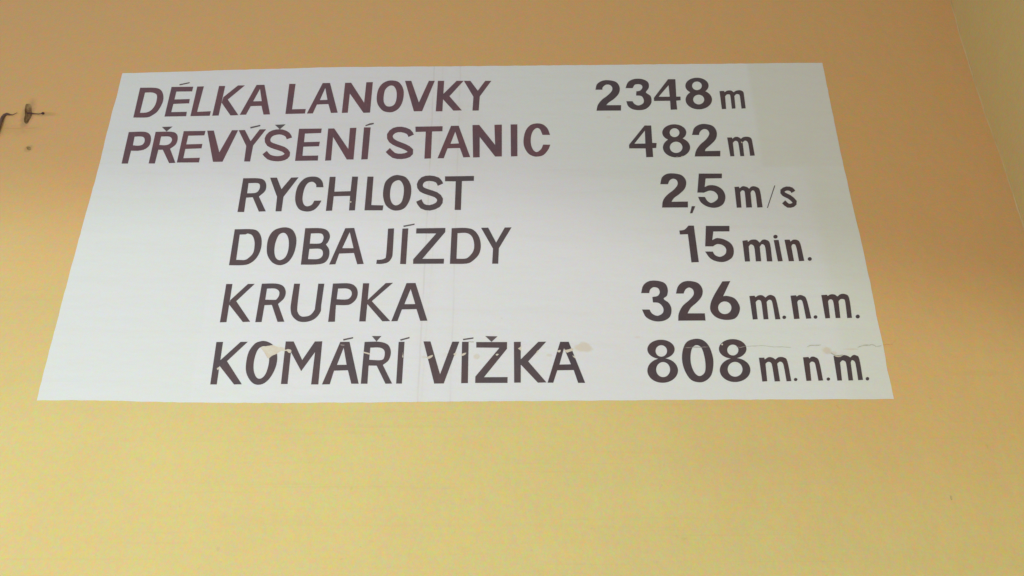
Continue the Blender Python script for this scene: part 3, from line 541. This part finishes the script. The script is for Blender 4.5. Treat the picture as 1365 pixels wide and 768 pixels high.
def ribbon(pts, width, y_front, y_back, jitter=0.35):
    """a crack: narrow uneven strip with tapering ends"""
    P = [Vector((p[0] / 10000, p[1] / 10000)) for p in pts]
    Q = []
    for a, b in zip(P, P[1:]):
        m = max(2, int((b - a).length / 0.008))
        Q += [a.lerp(b, k / m) for k in range(m)]
    Q.append(P[-1]); L = []; R = []
    for i, q in enumerate(Q):
        d = (Q[min(i+1, len(Q)-1)] - Q[max(i-1, 0)]).normalized(); nrm = Vector((-d.y, d.x))
        t = i / (len(Q) - 1); w = width * 0.5 * min(1, 6*t + .25, 6*(1-t) + .25) * random.uniform(1 - jitter, 1 + jitter)
        off = nrm * random.uniform(-1, 1) * width * 0.35
        L.append(q + off + nrm * w); R.append(q + off - nrm * w)
    poly = R + L[::-1]
    return slab([poly], [], y_front, y_back)

def bowl(outline, depth, y0=0.0):
    """broken-out hollow behind the wall face"""
    n = len(outline); c = sum(outline, Vector((0, 0))) / n
    verts = [(p.x, y0, p.y) for p in outline]; faces = []
    for r, d in ((0.86, 0.55), (0.55, 0.9)):
        verts += [((c + (p - c) * r * random.uniform(.92, 1.06)).x, y0 + depth * d * random.uniform(.7, 1.2), (c + (p - c) * r).y) for p in outline]
    verts.append((c.x, y0 + depth, c.y))
    for k in range(2):
        for i in range(n):
            j = (i + 1) % n
            faces.append((k*n + i, k*n + j, (k+1)*n + j, (k+1)*n + i))
    for i in range(n): faces.append((2*n + i, 2*n + (i+1) % n, 3*n))
    me = bpy.data.meshes.new('bowl'); me.from_pydata(verts, [], faces); me.update()
    return me

# ------------------------------------------------------------------ the setting: two plastered walls meeting in a corner
corner = [Vector((p[0] / 10000, p[1] / 10000)) for p in DATA['corner']]     # from high to low
lowx = corner[-1].x
full = [Vector((corner[0].x, 5.4))] + corner + [Vector((lowx + 0.01, 2.2)), Vector((lowx + 0.01, 0.0))]

gouge = smooth([p + [1] for p in DATA['gouge']], 2)
pit = smooth([p + [1] for p in DATA['pit']], 2)
pit2 = smooth([p + [1] for p in DATA['pit2']], 2)
outer = [Vector((-4.5, 0)), Vector((2.3, 0)), Vector((2.3, 5.4)), Vector((-4.5, 5.4))]
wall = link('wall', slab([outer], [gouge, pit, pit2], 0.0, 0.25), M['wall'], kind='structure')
wall['label'] = 'ochre yellow plastered wall carrying the white lettered panel'
link('gouge', bowl(gouge, 0.016), M['gouge'], wall)
link('pit', bowl(pit, 0.007), M['gouge'], wall)
link('pit', bowl(pit2, 0.002), M['speck'], wall)
link('hairline_crack', ribbon(DATA['hair'], 0.0016, -0.0005, 0.001), M['hair'], wall)
link('scuff', ribbon(DATA['scuff'], 0.0030, -0.0004, 0.001), M['hair'], wall)

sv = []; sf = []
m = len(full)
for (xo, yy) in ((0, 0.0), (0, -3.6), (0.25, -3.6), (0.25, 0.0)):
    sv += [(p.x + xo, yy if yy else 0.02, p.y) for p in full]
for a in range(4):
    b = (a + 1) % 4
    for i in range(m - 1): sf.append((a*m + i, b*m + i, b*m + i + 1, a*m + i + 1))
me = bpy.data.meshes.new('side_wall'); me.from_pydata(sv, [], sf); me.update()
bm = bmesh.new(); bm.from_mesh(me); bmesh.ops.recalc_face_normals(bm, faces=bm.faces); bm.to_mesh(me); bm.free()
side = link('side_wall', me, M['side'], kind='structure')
side['label'] = 'duller olive yellow side wall meeting the lettered wall at the right'
pts = []; rad = []
for a, b in zip(full[:-1], full[1:]):
    k = max(1, int((b - a).length / 0.05))
    for i in range(k):
        q = a.lerp(b, i / k); pts.append((q.x - 0.0005 + random.uniform(-.0012, .0012), -0.0005, q.y)); rad.append(random.uniform(0.0012, 0.0032))
link('corner_bead', tube(pts, rad), M['bead'], side)

# ------------------------------------------------------------------ the sign
def w(px, py):       # panel landmarks, metres on the wall
    a = (px - 682.5) / 1150; b = (384 - py) / 1150; c = math.cos(PITCH); s = math.sin(PITCH)
    return 2.6 * a / (c - b * s), 1.6 + 2.6 * (b * c + s) / (c - b * s)
PX = [w(1017, 222)[0], w(1017, 222)[1], w(1090, 300)[0], w(300, 262)[0], w(300, 262)[1]]
def seam(a, b, k): (xa, za), (xb, zb) = w(*a), w(*b); return (xb, xa, zb, za, k)
SEAMS = [seam((579, 90), (572, 240), 0.22), seam((614, 90), (600, 537), 0.14), seam((583, 250), (562, 537), 0.07)]
M['panel'] = panel_material()

sign = bpy.data.objects.new('information_sign', None)
scene.collection.objects.link(sign)
sign.location = (0, 0, 0)
sign['label'] = 'large white hand painted sign with dark brown Czech cable car figures on the ochre wall'
sign['category'] = 'sign'

chips = [smooth([p + [1] for p in c], 3) for c in DATA['chips']]
cbb = [bbox(c) for c in chips]
def rough_edge(P, amp, step):
    out = []
    for i in range(len(P)):
        a, b = P[i], P[(i+1) % len(P)]
        k = max(1, int((b - a).length / step)); d = (b - a).normalized(); nn = Vector((-d.y, d.x))
        for j in range(k): out.append(a.lerp(b, j / k) + nn * random.uniform(-amp, amp))
    return out
edge = rough_edge([Vector((p[0] / 10000, p[1] / 10000)) for p in DATA['sign']], 0.0008, 0.02)
Y0, Y1, Y2, Y3 = 0.0, -0.0012, -0.0021, -0.0026
link('white_panel', slab([edge], chips, Y1, Y0 + 0.001), M['panel'], sign)
for c in chips:
    k = sum(c, Vector((0, 0))) / len(c)
    big = [k + (p - k) * 1.03 for p in c]
    link('paint_chip', slab([big], [], Y0 - 0.0005, Y0 + 0.001), M['chip'], sign)

ROW2 = w(683, 222)[1]
last = None
for name, outers, holes, accs in DATA['glyphs']:
    O = [smooth(o) for o in outers]; H = [smooth(h) for h in holes]
    bb = bbox([p for o in O for p in o])
    cut = [c for c, b in zip(chips, cbb) if hit(b, bb)]
    left_text = bb[1] < w(760, 150)[0]
    if left_text: mat = M['maroon'] if bb[2] > ROW2 - 0.02 else M['brown']
    else: mat = M['dark']
    g = link(name, slab(O, H + cut, Y2, Y1 + 0.0004), mat, sign)
    for a in accs:
        link('accent' if left_text else 'dot', slab([smooth(a)], [], Y2, Y1 + 0.0004), M['accent'] if left_text else mat, g)
for pts, wd, name in DATA['cracks']:
    link('crack' if name == 'crack' else 'scratch', ribbon(pts, wd * 0.0042, Y3, Y1 + 0.0002), M['crack' if name == 'crack' else 'pale'], sign)

# ------------------------------------------------------------------ the wire stub beside the gouge
wp = [(p[0] / 10000, -0.006 - 0.004 * math.sin(i * .7), p[1] / 10000) for i, p in enumerate(DATA['wire'])]
wr = [.0065, .0065, .0063, .006, .0055, .005, .0052, .0035, .0014, .0012, .0010, .0009]
wire = bpy.data.objects.new('wire', None); scene.collection.objects.link(wire)
wire['label'] = 'dark bent wire stub fixed to the wall at the far left edge'
wire['category'] = 'wire'
wire.location = wp[0]
def rel(P): return [(x - wp[0][0], y - wp[0][1], z - wp[0][2]) for x, y, z in P]
link('sheath', tube(rel(wp[:8]), wr[:8]), M['wire'], wire)
link('strand', tube(rel(wp[7:]), wr[7:], 6), M['wire'], wire)
np_ = [(p[0] / 10000, -0.003, p[1] / 10000) for p in DATA['wire2']]
nail = bpy.data.objects.new('nail', None); scene.collection.objects.link(nail)
nail.location = np_[-1]
nail['label'] = 'small rusty nail lying across the brown gouge in the wall'
nail['category'] = 'nail'
def reln(P): return [(x - np_[-1][0], y - np_[-1][1], z - np_[-1][2]) for x, y, z in P]
link('shank', tube(reln(np_), [.0022, .0030, .0017, .0014, .0012, .0012], 6), M['nail'], nail)
hx = np_[-1]
link('head', tube(reln([(hx[0] - .004, -0.004, hx[2]), (hx[0] - .001, -0.004, hx[2]), (hx[0] + .003, -0.004, hx[2] + .0003), (hx[0] + .005, -0.004, hx[2])]), [.0022, .0045, .0045, .002], 8), M['nail'], nail)
